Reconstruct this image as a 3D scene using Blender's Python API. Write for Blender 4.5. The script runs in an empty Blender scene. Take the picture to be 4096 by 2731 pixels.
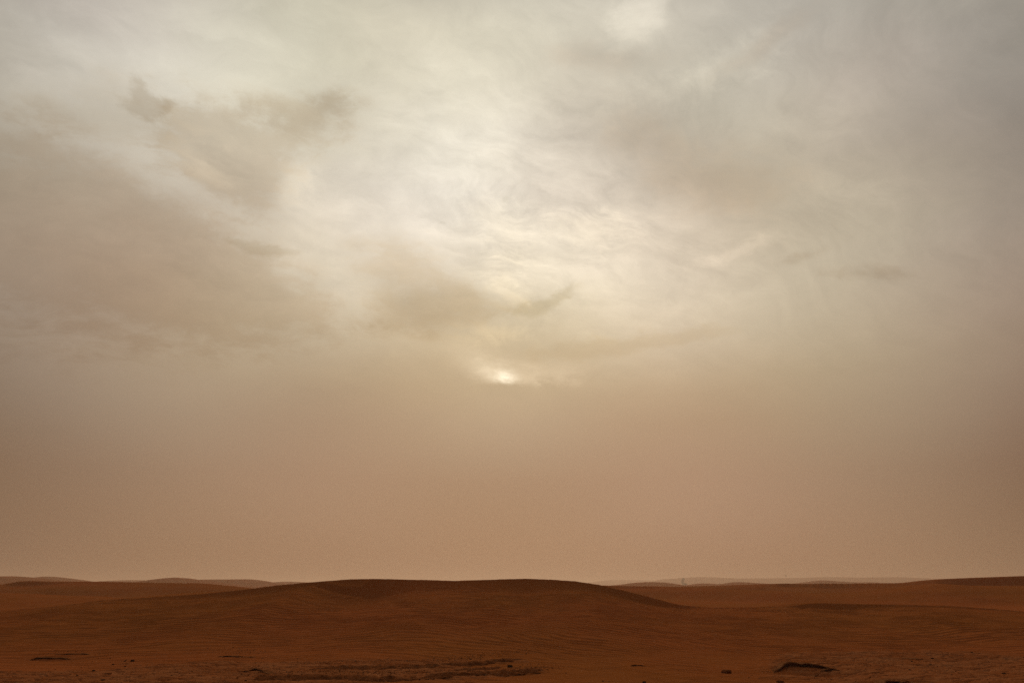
import bpy, math, random
import numpy as np
from mathutils import Vector

random.seed(7)
rng = np.random.default_rng(7)
scene = bpy.context.scene
COL = scene.collection

# ------------------------------------------------------------------ camera
EYE = 1.0
LENS = 24.0
PITCH = math.atan(0.35686)                 # horizon low in the frame
cam_data = bpy.data.cameras.new("camera")
cam_data.lens = LENS
cam_data.sensor_width = 36.0
cam_data.clip_start = 0.05
cam_data.clip_end = 30000.0
cam = bpy.data.objects.new("camera", cam_data)
cam.location = (0.0, 0.0, EYE)
cam.rotation_euler = (math.pi / 2 + PITCH, 0.0, 0.0)
COL.objects.link(cam)
scene.camera = cam

scene.render.engine = "CYCLES"
scene.cycles.use_denoising = False        # a little grain, as in the photograph
scene.cycles.max_bounces = 6
scene.cycles.diffuse_bounces = 2
scene.cycles.volume_bounces = 1
scene.view_settings.view_transform = "Standard"
scene.view_settings.look = "None"
scene.view_settings.gamma = 1.0
scene.view_settings.use_curve_mapping = False
scene.view_settings.exposure = 0.0

# survey helpers: where a sighted bearing lies in the world
F_PX = 4096 * LENS / 36.0
CP, SP = math.cos(PITCH), math.sin(PITCH)


def bearing(U, V):
    x = (U - 2048.0) / F_PX
    yv = (1365.5 - V) / F_PX
    return x, CP - yv * SP, SP + yv * CP        # right, forward, up


def azel(U, V):
    x, y, z = bearing(U, V)
    return math.degrees(math.atan2(x, y)), math.degrees(math.atan2(z, math.hypot(x, y)))


def at_dist(U, V, Y):
    x, y, z = bearing(U, V)
    return x / y * Y, Y, EYE + z / y * Y


SUN_AZ, SUN_EL = azel(2008, 1508)

# ------------------------------------------------------------------ sky
world = bpy.data.worlds.new("World")
scene.world = world
world.use_nodes = True
world.cycles.sampling_method = "MANUAL"
world.cycles.sample_map_resolution = 256
NT = world.node_tree
NT.nodes.clear()


class G:
    """tiny helper to write node maths"""

    def __init__(self, nt):
        self.nt = nt

    def n(self, kind, **kw):
        nd = self.nt.nodes.new(kind)
        for k, v in kw.items():
            setattr(nd, k, v)
        return nd

    def put(self, sock, v):
        if isinstance(v, bpy.types.NodeSocket):
            self.nt.links.new(v, sock)
        elif isinstance(v, (tuple, list)):
            sock.default_value = tuple(v)
        else:
            try:
                sock.default_value = v
            except TypeError:
                sock.default_value = (v, v, v)

    def m(self, op, a, b=None, c=None, clamp=False):
        nd = self.n("ShaderNodeMath", operation=op, use_clamp=clamp)
        self.put(nd.inputs[0], a)
        if b is not None:
            self.put(nd.inputs[1], b)
        if c is not None:
            self.put(nd.inputs[2], c)
        return nd.outputs[0]

    def v(self, op, a, b=None, c=None):
        nd = self.n("ShaderNodeVectorMath", operation=op)
        self.put(nd.inputs[0], a)
        if b is not None:
            if op == "SCALE":
                self.put(nd.inputs[3], b)
            else:
                self.put(nd.inputs[1], b)
        if c is not None:
            self.put(nd.inputs[2], c)
        return nd.outputs[1] if op in ("DOT_PRODUCT", "LENGTH", "DISTANCE") else nd.outputs[0]

    def comb(self, x, y, z=0.0):
        nd = self.n("ShaderNodeCombineXYZ")
        self.put(nd.inputs[0], x)
        self.put(nd.inputs[1], y)
        self.put(nd.inputs[2], z)
        return nd.outputs[0]

    def noise(self, vec, scale, detail=4.0, rough=0.55, dist=0.0, dims="3D", color=False, lac=2.0):
        nd = self.n("ShaderNodeTexNoise", noise_dimensions=dims)
        self.put(nd.inputs["Vector"], vec)
        nd.inputs["Scale"].default_value = scale
        nd.inputs["Detail"].default_value = detail
        nd.inputs["Roughness"].default_value = rough
        nd.inputs["Lacunarity"].default_value = lac
        nd.inputs["Distortion"].default_value = dist
        return nd.outputs["Color"] if color else nd.outputs["Fac"]

    def step(self, x, lo, hi, a=0.0, b=1.0):
        nd = self.n("ShaderNodeMapRange", interpolation_type="SMOOTHSTEP", clamp=True)
        self.put(nd.inputs[0], x)
        self.put(nd.inputs[1], lo)
        self.put(nd.inputs[2], hi)
        self.put(nd.inputs[3], a)
        self.put(nd.inputs[4], b)
        return nd.outputs[0]

    def mixc(self, f, a, b):
        nd = self.n("ShaderNodeMix", data_type="RGBA")
        self.put(nd.inputs[0], f)
        for i, q in ((6, a), (7, b)):
            if isinstance(q, (tuple, list)):
                q = tuple(q) + ((1.0,) if len(q) == 3 else ())
            self.put(nd.inputs[i], q)
        return nd.outputs[2]

    def blob(self, p, c, s):
        """exp(-((p-c)/s)^2), s=(sx,sy)"""
        d = self.v("MULTIPLY_ADD", p, (1 / s[0], 1 / s[1], 0.0), (-c[0] / s[0], -c[1] / s[1], 0.0))
        return self.m("POWER", math.exp(-1), self.v("DOT_PRODUCT", d, d))

    def rblob(self, p, c, s, rot):
        """rotated gaussian; rot in degrees, anticlockwise seen from the ground"""
        cr, sr = math.cos(math.radians(rot)), math.sin(math.radians(rot))
        q = self.v("SUBTRACT", p, (c[0], c[1], 0.0))
        a = self.v("DOT_PRODUCT", q, (cr / s[0], sr / s[0], 0.0))
        b = self.v("DOT_PRODUCT", q, (-sr / s[1], cr / s[1], 0.0))
        d2 = self.m("MULTIPLY_ADD", a, a, self.m("MULTIPLY", b, b))
        return self.m("POWER", math.exp(-1), d2)


def lin(c):
    c = np.asarray(c, float) / 255.0
    return np.where(c <= 0.04045, c / 12.92, ((c + 0.055) / 1.055) ** 2.4)


# what the dust veil looks like towards a bearing (fractions of the view, sRGB)
SKY_SAMPLES = [
    (0.02, 0.03, 200, 192, 179), (0.12, 0.03, 198, 189, 178), (0.25, 0.04, 210, 203, 183), (0.40, 0.04, 224, 215, 192),
    (0.50, 0.03, 210, 203, 183), (0.55, 0.03, 230, 221, 200), (0.62, 0.04, 209, 203, 186), (0.70, 0.04, 187, 179, 165),
    (0.80, 0.04, 181, 173, 162), (0.90, 0.04, 174, 167, 152), (0.98, 0.04, 160, 154, 144), (0.02, 0.15, 178, 173, 157),
    (0.12, 0.12, 214, 208, 193), (0.25, 0.12, 229, 225, 204), (0.40, 0.12, 224, 217, 196), (0.55, 0.12, 212, 205, 186),
    (0.65, 0.10, 197, 185, 169), (0.70, 0.11, 224, 219, 198), (0.80, 0.12, 182, 172, 158), (0.90, 0.12, 178, 167, 156),
    (0.98, 0.14, 151, 141, 131), (0.02, 0.25, 194, 180, 162), (0.12, 0.24, 189, 177, 160), (0.22, 0.24, 229, 217, 197),
    (0.32, 0.24, 207, 196, 177), (0.40, 0.22, 226, 218, 200), (0.48, 0.20, 236, 227, 208), (0.56, 0.22, 202, 188, 171),
    (0.65, 0.25, 187, 178, 160), (0.75, 0.22, 184, 170, 151), (0.85, 0.22, 185, 171, 150), (0.97, 0.22, 150, 140, 130),
    (0.02, 0.35, 178, 162, 143), (0.12, 0.33, 184, 169, 150), (0.20, 0.35, 180, 166, 145), (0.28, 0.33, 217, 206, 186),
    (0.38, 0.33, 243, 232, 217), (0.48, 0.33, 240, 231, 214), (0.58, 0.34, 250, 237, 216), (0.68, 0.30, 186, 169, 149),
    (0.78, 0.28, 191, 182, 162), (0.88, 0.28, 189, 179, 157), (0.97, 0.30, 152, 143, 127), (0.02, 0.42, 160, 146, 131),
    (0.12, 0.42, 188, 164, 140), (0.20, 0.42, 193, 174, 150), (0.28, 0.41, 226, 212, 185), (0.38, 0.40, 227, 213, 186),
    (0.47, 0.41, 209, 193, 166), (0.55, 0.40, 222, 208, 181), (0.65, 0.38, 238, 222, 199), (0.75, 0.38, 215, 200, 173),
    (0.85, 0.38, 178, 160, 140), (0.97, 0.38, 180, 158, 140), (0.02, 0.50, 152, 133, 117), (0.12, 0.50, 171, 154, 132),
    (0.20, 0.50, 178, 160, 134), (0.30, 0.50, 183, 164, 139), (0.40, 0.50, 191, 171, 143), (0.49, 0.50, 222, 204, 172),
    (0.60, 0.50, 203, 184, 155), (0.70, 0.48, 204, 186, 159), (0.80, 0.48, 179, 165, 141), (0.90, 0.48, 183, 169, 142),
    (0.98, 0.48, 140, 123, 109), (0.02, 0.60, 139, 116, 92), (0.12, 0.60, 155, 131, 108), (0.25, 0.60, 168, 143, 116),
    (0.40, 0.60, 177, 151, 118), (0.50, 0.60, 168, 141, 110), (0.60, 0.60, 183, 155, 124), (0.75, 0.60, 178, 151, 120),
    (0.88, 0.60, 166, 139, 114), (0.98, 0.60, 151, 122, 99), (0.02, 0.70, 136, 111, 90), (0.12, 0.70, 151, 123, 100),
    (0.25, 0.70, 162, 131, 105), (0.40, 0.70, 167, 134, 108), (0.50, 0.70, 164, 133, 105), (0.60, 0.70, 172, 138, 111),
    (0.75, 0.70, 167, 135, 109), (0.88, 0.70, 150, 126, 101), (0.98, 0.70, 129, 106, 86), (0.02, 0.78, 128, 99, 78),
    (0.12, 0.78, 146, 115, 89), (0.25, 0.78, 155, 121, 93), (0.40, 0.78, 161, 127, 98), (0.50, 0.78, 164, 129, 100),
    (0.60, 0.78, 164, 129, 100), (0.75, 0.78, 158, 123, 96), (0.88, 0.78, 150, 117, 90), (0.98, 0.78, 136, 106, 81),
    (0.02, 0.84, 145, 112, 84), (0.12, 0.84, 149, 115, 86), (0.25, 0.84, 155, 119, 90), (0.40, 0.84, 163, 125, 94),
    (0.50, 0.84, 168, 129, 97), (0.60, 0.84, 167, 129, 98), (0.75, 0.84, 164, 126, 96), (0.88, 0.84, 157, 122, 93),
    (0.98, 0.84, 147, 114, 86),
]
EL_KNOTS = [-90, 0, 8, 16, 24, 34, 48, 90]
EL_COLS = [(.36, .21, .12), (.37, .22, .13), (.38, .24, .15), (.44, .33, .22), (.52, .44, .34), (.55, .49, .40), (.52, .48, .42), (.46, .43, .40)]


def sstep0(x, a, b):
    t = np.clip((x - a) / (b - a), 0, 1)
    return t * t * (3 - 2 * t)


def base_sky(az, el):
    col = np.stack([np.interp(el, EL_KNOTS, [c[i] for c in EL_COLS]) for i in range(3)], -1)
    a, e = np.radians(az), np.radians(el)
    sa, se = math.radians(SUN_AZ), math.radians(SUN_EL)
    cosg = np.cos(e) * math.cos(se) * np.cos(a - sa) + np.sin(e) * math.sin(se)
    f = 0.20 + 0.80 * np.exp((cosg - 1) * 3.2)
    return col * f[..., None]


pts = np.array([azel(s[0] * 4096, s[1] * 2731) for s in SKY_SAMPLES])
tgt = lin([s[2:] for s in SKY_SAMPLES])
cen = []
for j, e in enumerate(np.arange(1.0, 50.0, 7.0)):
    for a in np.arange(-45, 46, 9.0):
        cen.append((a + (4.5 if j % 2 else 0.0), e))
cen = np.array(cen)
RS = (9.0, 7.0)
A = np.exp(-(((pts[:, None, 0] - cen[None, :, 0]) / RS[0]) ** 2 + ((pts[:, None, 1] - cen[None, :, 1]) / RS[1]) ** 2))
res = tgt - base_sky(pts[:, 0], pts[:, 1])
# outside the view the veil goes on as the plain base sky
out_ = np.array([(a_, e_) for a_ in (-60, -54, -48, 48, 54, 60) for e_ in np.arange(0, 60, 5.0)])
Ao = np.exp(-(((out_[:, None, 0] - cen[None, :, 0]) / RS[0]) ** 2 + ((out_[:, None, 1] - cen[None, :, 1]) / RS[1]) ** 2)) * 0.6
A = np.vstack([A, Ao])
res = np.vstack([res, np.zeros((len(out_), 3))])
Wt = np.linalg.solve(A.T @ A + 0.12 * np.eye(len(cen)), A.T @ res)

g = G(NT)
tc = g.n("ShaderNodeTexCoord")
DIR = tc.outputs["Generated"]
sep = g.n("ShaderNodeSeparateXYZ")
g.put(sep.inputs[0], DIR)
dx, dy, dz = sep.outputs
az = g.m("MULTIPLY", g.m("ARCTAN2", dx, dy), 180 / math.pi)
el = g.m("MULTIPLY", g.m("ARCSINE", dz), 180 / math.pi)
P0 = g.comb(az, el, 0.0)
# cloud-deck coordinates: the deck seen in perspective
inv = g.m("DIVIDE", 1.0, g.m("ADD", g.m("MAXIMUM", dz, 0.0), 0.42))
Q = g.comb(g.m("MULTIPLY", dx, inv), g.m("MULTIPLY", dy, inv), g.m("MULTIPLY", dz, 0.9))
deck = g.step(el, 10.0, 27.0)                     # how far the clouds clear the dust
# bent coordinates for ragged cloud edges
w1 = g.v("SUBTRACT", g.noise(Q, 3.6, 2.0, 0.6, color=True), (0.5, 0.5, 0.5))
w2 = g.v("SUBTRACT", g.noise(Q, 16.0, 4.0, 0.65, color=True), (0.5, 0.5, 0.5))
amp = g.m("MULTIPLY_ADD", deck, 0.75, 0.25)
warp = g.v("SCALE", g.v("MULTIPLY_ADD", w1, (13.0, 9.0, 0.0), g.v("MULTIPLY", w2, (6.0, 5.0, 0.0))), amp)
P1 = g.v("ADD", P0, g.v("SCALE", warp, 0.55))
P2 = g.v("ADD", P0, g.v("SCALE", warp, 0.40))
P3 = g.v("ADD", P0, g.v("SCALE", g.v("MULTIPLY", w2, (6.0, 4.0, 0.0)), 0.40))

# base veil by elevation and by nearness to the sun
ramp = g.n("ShaderNodeValToRGB")
cr = ramp.color_ramp
cr.interpolation = "EASE"
knots = list(zip(EL_KNOTS[1:], EL_COLS[1:]))
while len(cr.elements) < len(knots):
    cr.elements.new(0.5)
for e_, (k, c) in zip(cr.elements, knots):
    e_.position = k / 90.0
    e_.color = (*c, 1)
cr.interpolation = "LINEAR"
g.put(ramp.inputs[0], g.m("DIVIDE", el, 90.0))
sa, se = math.radians(SUN_AZ), math.radians(SUN_EL)
SUNV = (math.sin(sa) * math.cos(se), math.cos(sa) * math.cos(se), math.sin(se))
cosg = g.v("DOT_PRODUCT", DIR, SUNV)
fall = g.m("MULTIPLY_ADD", g.m("EXPONENT", g.m("MULTIPLY", g.m("SUBTRACT", cosg, 1.0), 3.2)), 0.80, 0.20)
veil = g.v("SCALE", ramp.outputs[0], fall)
# uneven dust: what each ring of elevation adds to, or takes from, the base veil
OFF = 0.5
ROWS = [0.0, 2.5, 5.0, 7.5, 10.0, 12.5, 15.0, 17.5, 20.0, 23.0, 26.0, 29.0, 32.0, 36.0, 40.0, 44.0, 49.0, 55.0]
AZS = np.arange(-58, 58.1, 4.0)
sepw = g.n("ShaderNodeSeparateXYZ")
g.put(sepw.inputs[0], P1)
azw, elw = sepw.outputs[0], sepw.outputs[1]
apos = g.m("MULTIPLY_ADD", azw, 1 / 120.0, 0.5, clamp=True)
acc = None
for r, e in enumerate(ROWS):
    K = np.exp(-(((AZS[:, None] - cen[None, :, 0]) / RS[0]) ** 2 + ((e - cen[None, :, 1]) / RS[1]) ** 2))
    vals = K @ Wt * (1 - sstep0(np.abs(AZS), 46, 57))[:, None] * (0.0 if r == len(ROWS) - 1 else 1.0) + OFF
    nd = g.n("ShaderNodeValToRGB")
    ne = nd.color_ramp
    ne.interpolation = "B_SPLINE"
    while len(ne.elements) < len(AZS):
        ne.elements.new(0.5)
    for k_, (a_, c_) in enumerate(zip(AZS, vals)):
        ne.elements[k_].position = a_ / 120.0 + 0.5
    for k_, (a_, c_) in enumerate(zip(AZS, vals)):
        ne.elements[k_].color = (*[float(q) for q in c_], 1)
    g.put(nd.inputs[0], apos)
    if acc is None:
        acc = nd.outputs[0]
    else:
        acc = g.mixc(g.m("MULTIPLY_ADD", elw, 1 / (e - ROWS[r - 1]), -ROWS[r - 1] / (e - ROWS[r - 1]), clamp=True), acc, nd.outputs[0])
veil = g.v("ADD", veil, g.v("SUBTRACT", acc, (OFF, OFF, OFF)))


def disp(x, y):                                    # bearings noted on a 2352-wide print
    return azel(x * 4096 / 2352, y * 4096 / 2352)


PXD = 27.4
detail = g.noise(Q, 5.5, 4.0, 0.60)
fine = g.noise(g.v("MULTIPLY_ADD", w2, (0.04, 0.04, 0.0), Q), 17.0, 5.0, 0.66)
# torn, combed-out vapour: fibres drawn out along the wind, bent by the eddies
QR = g.comb(g.v("DOT_PRODUCT", Q, (0.94, 0.34, 0.0)), g.v("DOT_PRODUCT", Q, (-0.34, 0.94, 0.35)), 0.0)
QW = g.v("MULTIPLY_ADD", w1, (0.22, 0.20, 0.0), g.v("MULTIPLY_ADD", w2, (0.045, 0.035, 0.0), QR))
wisp = g.noise(g.v("MULTIPLY", QW, (1.0, 2.7, 1.0)), 8.5, 5.0, 0.66, dims="2D")


def cloud(ells, lo, hi, col, nz, namp, p=P2):
    """a bank of cloud: ellipses of vapour, eaten into by turbulence; col = how much light it lets through"""
    global veil
    acc = None
    for (x, y, sx, sy, rot) in ells:
        b = g.rblob(p, disp(x, y), (sx / PXD, sy / PXD), rot)
        acc = b if acc is None else g.m("ADD", acc, b)
    gate = g.m("MULTIPLY", acc, 2.2, clamp=True)
    acc = g.m("MULTIPLY_ADD", g.m("MULTIPLY", g.m("SUBTRACT", nz, 0.5), gate), namp, acc)
    f = g.step(acc, lo, hi)
    veil = g.v("MULTIPLY", veil, g.mixc(f, (1, 1, 1), col))


# overall mottling of the deck
hot = g.m("MULTIPLY_ADD", g.rblob(P2, disp(1270, 470), (17.0, 10.0), 0), 0.8, 0.75)
mott = g.m("MULTIPLY_ADD", g.m("SUBTRACT", detail, 0.5), 0.34, g.m("MULTIPLY", g.m("SUBTRACT", wisp, 0.5), 0.35))
mott = g.m("MULTIPLY_ADD", g.m("SUBTRACT", fine, 0.5), 0.15, mott)
mott = g.m("MULTIPLY", g.m("MULTIPLY", mott, hot), g.m("MULTIPLY_ADD", deck, 0.95, 0.05))
veil = g.v("SCALE", veil, g.m("ADD", 1.0, mott))

# dark banks of cloud
rag = g.m("MULTIPLY_ADD", fine, 0.5, g.m("MULTIPLY", wisp, 0.5))
cloud([(590, 315, 190, 84, 2), (750, 262, 105, 44, 12), (560, 430, 120, 66, -28), (440, 330, 120, 60, -10)], 0.20, 1.25, (.80, .755, .705), rag, 3.4)
cloud([(640, 280, 150, 38, 6), (760, 252, 70, 26, 14)], 0.25, 1.4, (.92, .90, .88), fine, 3.4)
cloud([(316, 205, 44, 18, -50), (372, 240, 44, 20, 30), (330, 250, 70, 22, 0)], 0.25, 1.2, (.85, .82, .78), fine, 2.8, P3)
cloud([(330, 255, 150, 48, 0), (170, 270, 140, 44, 10)], 0.2, 1.4, (.90, .88, .85), rag, 3.0)
cloud([(40, 560, 320, 190, -8), (330, 570, 280, 130, -24), (560, 660, 260, 90, -12)], 0.15, 1.1, (.82, .77, .72), rag, 2.6)
cloud([(640, 576, 56, 11, 8), (570, 566, 56, 12, -8)], 0.2, 1.2, (.90, .88, .84), fine, 2.2, P3)
cloud([(970, 600, 115, 56, -28), (1075, 684, 130, 42, 0), (960, 735, 190, 44, 4), (900, 640, 130, 60, -30)], 0.12, 1.6, (.79, .745, .68), rag, 3.2)
cloud([(1210, 712, 90, 22, 14), (1290, 680, 72, 14, 30)], 0.15, 1.3, (.83, .81, .75), fine, 2.8, P3)
cloud([(1690, 425, 200, 76, -4), (1480, 330, 150, 76, -30)], 0.1, 1.4, (.88, .84, .80), rag, 2.6)
cloud([(1845, 592, 66, 13, 5), (2005, 628, 130, 18, -13)], 0.15, 1.3, (.88, .85, .82), fine, 2.4, P3)
cloud([(1345, 800, 190, 30, 3), (1540, 778, 230, 18, 4)], 0.15, 1.4, (.91, .88, .83), rag, 2.8, P3)
cloud([(1400, 132, 200, 34, -5), (1760, 95, 160, 24, 16)], 0.1, 1.3, (.89, .86, .84), rag, 2.6)
cloud([(1160, 462, 13, 11, 30), (1006, 508, 16, 6, -10)], 0.4, 1.1, (.91, .91, .90), fine, 1.2, P3)
cloud([(2200, 330, 180, 140, 0)], 0.1, 1.3, (.92, .90, .90), rag, 1.6)
# thin places where more light comes through
cloud([(1460, 48, 110, 54, 24)], 0.10, 1.2, (1.20, 1.20, 1.20), rag, 1.8)
cloud([(1660, 150, 260, 52, 10)], 0.10, 1.6, (1.16, 1.16, 1.15), rag, 3.6)
cloud([(1690, 580, 125, 19, 9)], 0.15, 1.2, (1.17, 1.16, 1.16), fine, 1.7, P3)
cloud([(1350, 518, 130, 48, -12), (1150, 520, 120, 60, -30)], 0.15, 1.3, (1.13, 1.12, 1.09), rag, 3.2)
cloud([(1950, 432, 120, 40, -24)], 0.15, 1.2, (1.10, 1.10, 1.10), rag, 2.0)
cloud([(680, 420, 90, 50, 45), (430, 335, 100, 50, -20)], 0.20, 1.3, (1.13, 1.12, 1.10), rag, 3.0)
cloud([(1180, 640, 54, 74, 20), (1130, 762, 100, 32, 0)], 0.15, 1.2, (1.16, 1.15, 1.12), rag, 2.8)

# the sun behind the dust: a small bright core, a ragged glow above the dust line
below = g.step(g.m("MULTIPLY_ADD", g.m("SUBTRACT", rag, 0.5), 3.2, g.v("DOT_PRODUCT", P3, (-0.05, 1, 0))), SUN_EL - 1.15, SUN_EL + 0.15)
core = g.m("MULTIPLY", g.rblob(P3, disp(1162, 868), (0.85, 0.50), -10), below)
halo = g.m("MULTIPLY", g.rblob(P3, disp(1132, 852), (2.6, 0.95), -24), below)
halo2 = g.m("MULTIPLY", g.rblob(P3, disp(1245, 862), (3.6, 0.95), -4), below)
veil = g.v("MULTIPLY_ADD", g.comb(.46, .45, .38), g.m("MULTIPLY", core, g.m("MULTIPLY_ADD", fine, 1.2, 0.4)), veil)
veil = g.v("MULTIPLY_ADD", g.comb(.22, .195, .15), g.m("MULTIPLY", halo, g.m("MULTIPLY_ADD", rag, 1.6, 0.2)), veil)
veil = g.v("MULTIPLY_ADD", g.comb(.12, .10, .075), g.m("MULTIPLY", halo2, g.m("MULTIPLY", fine, 2.0)), veil)

sky = g.n("ShaderNodeTexSky", sky_type="NISHITA")
sky.sun_disc = False
sky.sun_elevation = math.radians(SUN_EL)
sky.sun_rotation = math.radians(SUN_AZ)
sky.air_density = 1.0
sky.dust_density = 8.0
sky.ozone_density = 1.0
final = g.mixc(0.994, sky.outputs[0], g.v("SCALE", veil, 10.0))   # the dust lets little clear sky through
bg = g.n("ShaderNodeBackground")
g.put(bg.inputs[0], final)
bg.inputs[1].default_value = 0.1
wo = g.n("ShaderNodeOutputWorld")
NT.links.new(bg.outputs[0], wo.inputs[0])

# ------------------------------------------------------------------ sun through dust
sl = bpy.data.lights.new("sun", "SUN")
sl.energy = 0.85
sl.angle = math.radians(20)
sl.color = (1.0, 0.86, 0.68)
so = bpy.data.objects.new("sun", sl)
so.rotation_euler = (-Vector(SUNV)).to_track_quat("-Z", "Y").to_euler()
so.location = (0, 30, 40)
COL.objects.link(so)


# ------------------------------------------------------------------ numpy noise
def _hash(ix, iy, seed):
    h = (ix.astype(np.int64) * 374761393 + iy.astype(np.int64) * 668265263 + seed * 974634777) & 0xFFFFFFFF
    h = ((h ^ (h >> 13)) * 1274126177) & 0xFFFFFFFF
    return (h ^ (h >> 16)) & 0xFFFFFFFF


def pn(x, y, seed=0):
    ix, iy = np.floor(x), np.floor(y)
    fx, fy = x - ix, y - iy
    u = fx * fx * fx * (fx * (fx * 6 - 15) + 10)
    v = fy * fy * fy * (fy * (fy * 6 - 15) + 10)

    def gr(ox, oy):
        a = _hash(ix + ox, iy + oy, seed) * (2 * math.pi / 4294967296.0)
        return np.cos(a) * (fx - ox) + np.sin(a) * (fy - oy)
    n0 = gr(0, 0) * (1 - u) + gr(1, 0) * u
    n1 = gr(0, 1) * (1 - u) + gr(1, 1) * u
    return (n0 * (1 - v) + n1 * v) * 1.5


def fbm(x, y, oct=4, seed=0, rough=0.5):
    s, a, t = 0.0, 1.0, 0.0
    for o in range(oct):
        s = s + a * pn(x * 2 ** o + 17.3 * o, y * 2 ** o - 9.1 * o, seed + o)
        t += a
        a *= rough
    return s / t


def sstep(x, a, b):
    t = np.clip((x - a) / (b - a), 0, 1)
    return t * t * (3 - 2 * t)


def smooth_interp(x, xs, ys, soft):
    """piecewise-linear curve softened over a width"""
    out = 0
    ks = np.array([-1.0, -.6, -.25, 0, .25, .6, 1.0])
    wk = np.array([.06, .13, .2, .22, .2, .13, .06])
    for k, w in zip(ks, wk):
        out = out + w * np.interp(x + k * soft, xs, ys)
    return out


# ------------------------------------------------------------------ the dunes: crest lines (bearing, bearing, distance)
def crest(pts3):
    w = np.array([at_dist(*p) for p in pts3])
    return w[np.argsort(w[:, 0])]


RIDGES = []


FAR = 2.4                                          # the dunes on the skyline stand well back in the dust


def ridge(label, pts3, front, back, soft, slip=None, group=None):
    if pts3[0][2] >= 80:
        pts3 = [(p[0], p[1], p[2] * FAR) for p in pts3]
        front, back, soft = front * FAR, back * FAR, soft * FAR
        slip = None
    w = crest(pts3)
    d = dict(label=label, w=w, front=front, back=back, soft=soft, slip=None)
    if slip:
        # slip face: (bearing, height of the steep face, sharpness of its foot)
        yy = np.interp([s[0] for s in slip], [p[0] for p in pts3], [p[2] for p in pts3])
        xs = [at_dist(s[0], 2400, y)[0] for s, y in zip(slip, yy)]
        d["slip"] = (np.array(xs), np.array([s[1] for s in slip]), np.array([s[2] for s in slip]))
    RIDGES.append(d)


ridge("broad rippled sand dune with dark scooped slip face under its crest",
      [(-900, 2470, 17.6), (0, 2440, 17.6), (250, 2422, 17.6), (400, 2400, 17.6), (550, 2391, 17.6), (800, 2375, 17.6), (1000, 2354, 17.6),
       (1100, 2341, 17.6), (1170, 2334, 17.6), (1250, 2327, 17.7), (1400, 2316.5, 17.8), (1500, 2314, 17.8), (1700, 2319, 17.8),
       (1830, 2322, 17.8), (2000, 2316, 17.6), (2100, 2313, 17.5), (2200, 2317, 17.5), (2300, 2323.5, 17.4), (2400, 2338.5, 17.3),
       (2500, 2362, 17.2), (2600, 2387, 17.1), (2700, 2414, 17.0), (2740, 2421, 17.0), (2850, 2430, 17.0), (3000, 2429, 17.0),
       (3160, 2424, 17.0), (3230, 2412, 17.0), (3300, 2410.5, 17.0), (3400, 2414, 17.0), (3600, 2417, 17.0), (3800, 2422, 16.8),
       (4000, 2436, 16.6), (4096, 2445, 16.5), (5000, 2475, 16.4)],
      8.6, 7.0, 0.12,
      [(-900, 0, .05), (500, .02, .05), (800, .10, .06), (1100, .15, .05), (1190, .10, .03), (1240, .08, .010), (1290, .19, .005), (1370, .34, .005), (1450, .42, .007),
       (1520, .41, .02), (1600, .28, .06), (1700, .19, .09), (1850, .17, .09), (2000, .19, .09), (2080, .24, .07), (2140, .22, .07), (2250, .15, .06),
       (2400, .15, .04), (2550, .18, .02), (2680, .14, .012), (2740, .06, .015), (2800, .01, .03), (3160, .01, .02), (3220, .16, .007), (3320, .20, .007),
       (3420, .09, .02), (3600, .04, .03), (4096, .03, .03), (5000, 0, .03)])
ridge("low pale-edged sand ridge behind the dune's long low tail",
      [(-900, 2360, 26), (-300, 2366, 26), (0, 2371, 26), (200, 2379, 26), (400, 2388, 25), (500, 2393, 25), (700, 2402, 25), (1200, 2420, 25)], 5, 8, 0.5)
ridge("thin pale sand crest rising behind the broad dune's sloping shoulder",
      [(250, 2412, 23), (400, 2400, 23), (500, 2391, 23), (750, 2371, 23), (900, 2363, 23), (1000, 2359, 23), (1200, 2352, 23), (1600, 2352, 23), (1900, 2390, 23)], 5, 7, 0.4)
ridge("long smooth brown dune with a dark hooked tip",
      [(-900, 2350, 44), (-200, 2342, 44), (20, 2335, 44), (60, 2325, 44), (110, 2321, 44), (200, 2325, 44), (400, 2324, 44), (600, 2329, 44),
       (800, 2331, 44), (900, 2340, 44), (980, 2350, 43), (1200, 2362, 43)], 6, 12, 0.5,
      [(-900, .0, .05), (0, .02, .03), (60, .3, .03), (130, .3, .05), (300, .1, .08), (700, .1, .08), (980, .0, .05), (1200, 0, .05)])
ridge("hazy sand rise at the far left edge of the skyline",
      [(-900, 2306, 90), (-300, 2300, 90), (0, 2304, 90), (60, 2303, 90), (110, 2308, 90), (140, 2313, 90), (220, 2320, 90), (330, 2332, 90)], 16, 20, 0.8,
      [(-900, .2, .1), (0, .4, .1), (110, .3, .1), (330, 0, .1)])
ridge("faint rounded hummock behind the left skyline rise",
      [(60, 2330, 135), (100, 2320, 135), (140, 2311, 135), (190, 2303, 135), (240, 2308, 135), (290, 2314, 135), (340, 2323, 135), (420, 2334, 135)], 16, 20, 1.2)
ridge("dark little peaked dune on the left skyline",
      [(520, 2336, 96), (570, 2325, 96), (610, 2319, 96), (660, 2311.5, 96), (705, 2308, 96), (750, 2311, 96), (790, 2317, 96), (850, 2325, 96), (920, 2336, 96)], 11, 14, 0.6,
      [(520, 0, .1), (640, .3, .1), (705, .7, .1), (770, .35, .1), (850, 0, .1), (920, 0, .1)])
ridge("flat-topped hazy dune ending in a soft drop near the broad dune",
      [(700, 2330, 118), (770, 2318.5, 118), (830, 2316, 118), (900, 2316, 118), (1000, 2315, 118), (1040, 2319, 118), (1080, 2327, 118), (1140, 2336, 118)], 15, 18, 1.0,
      [(700, .1, .1), (1000, .4, .1), (1140, 0, .1)])
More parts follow.
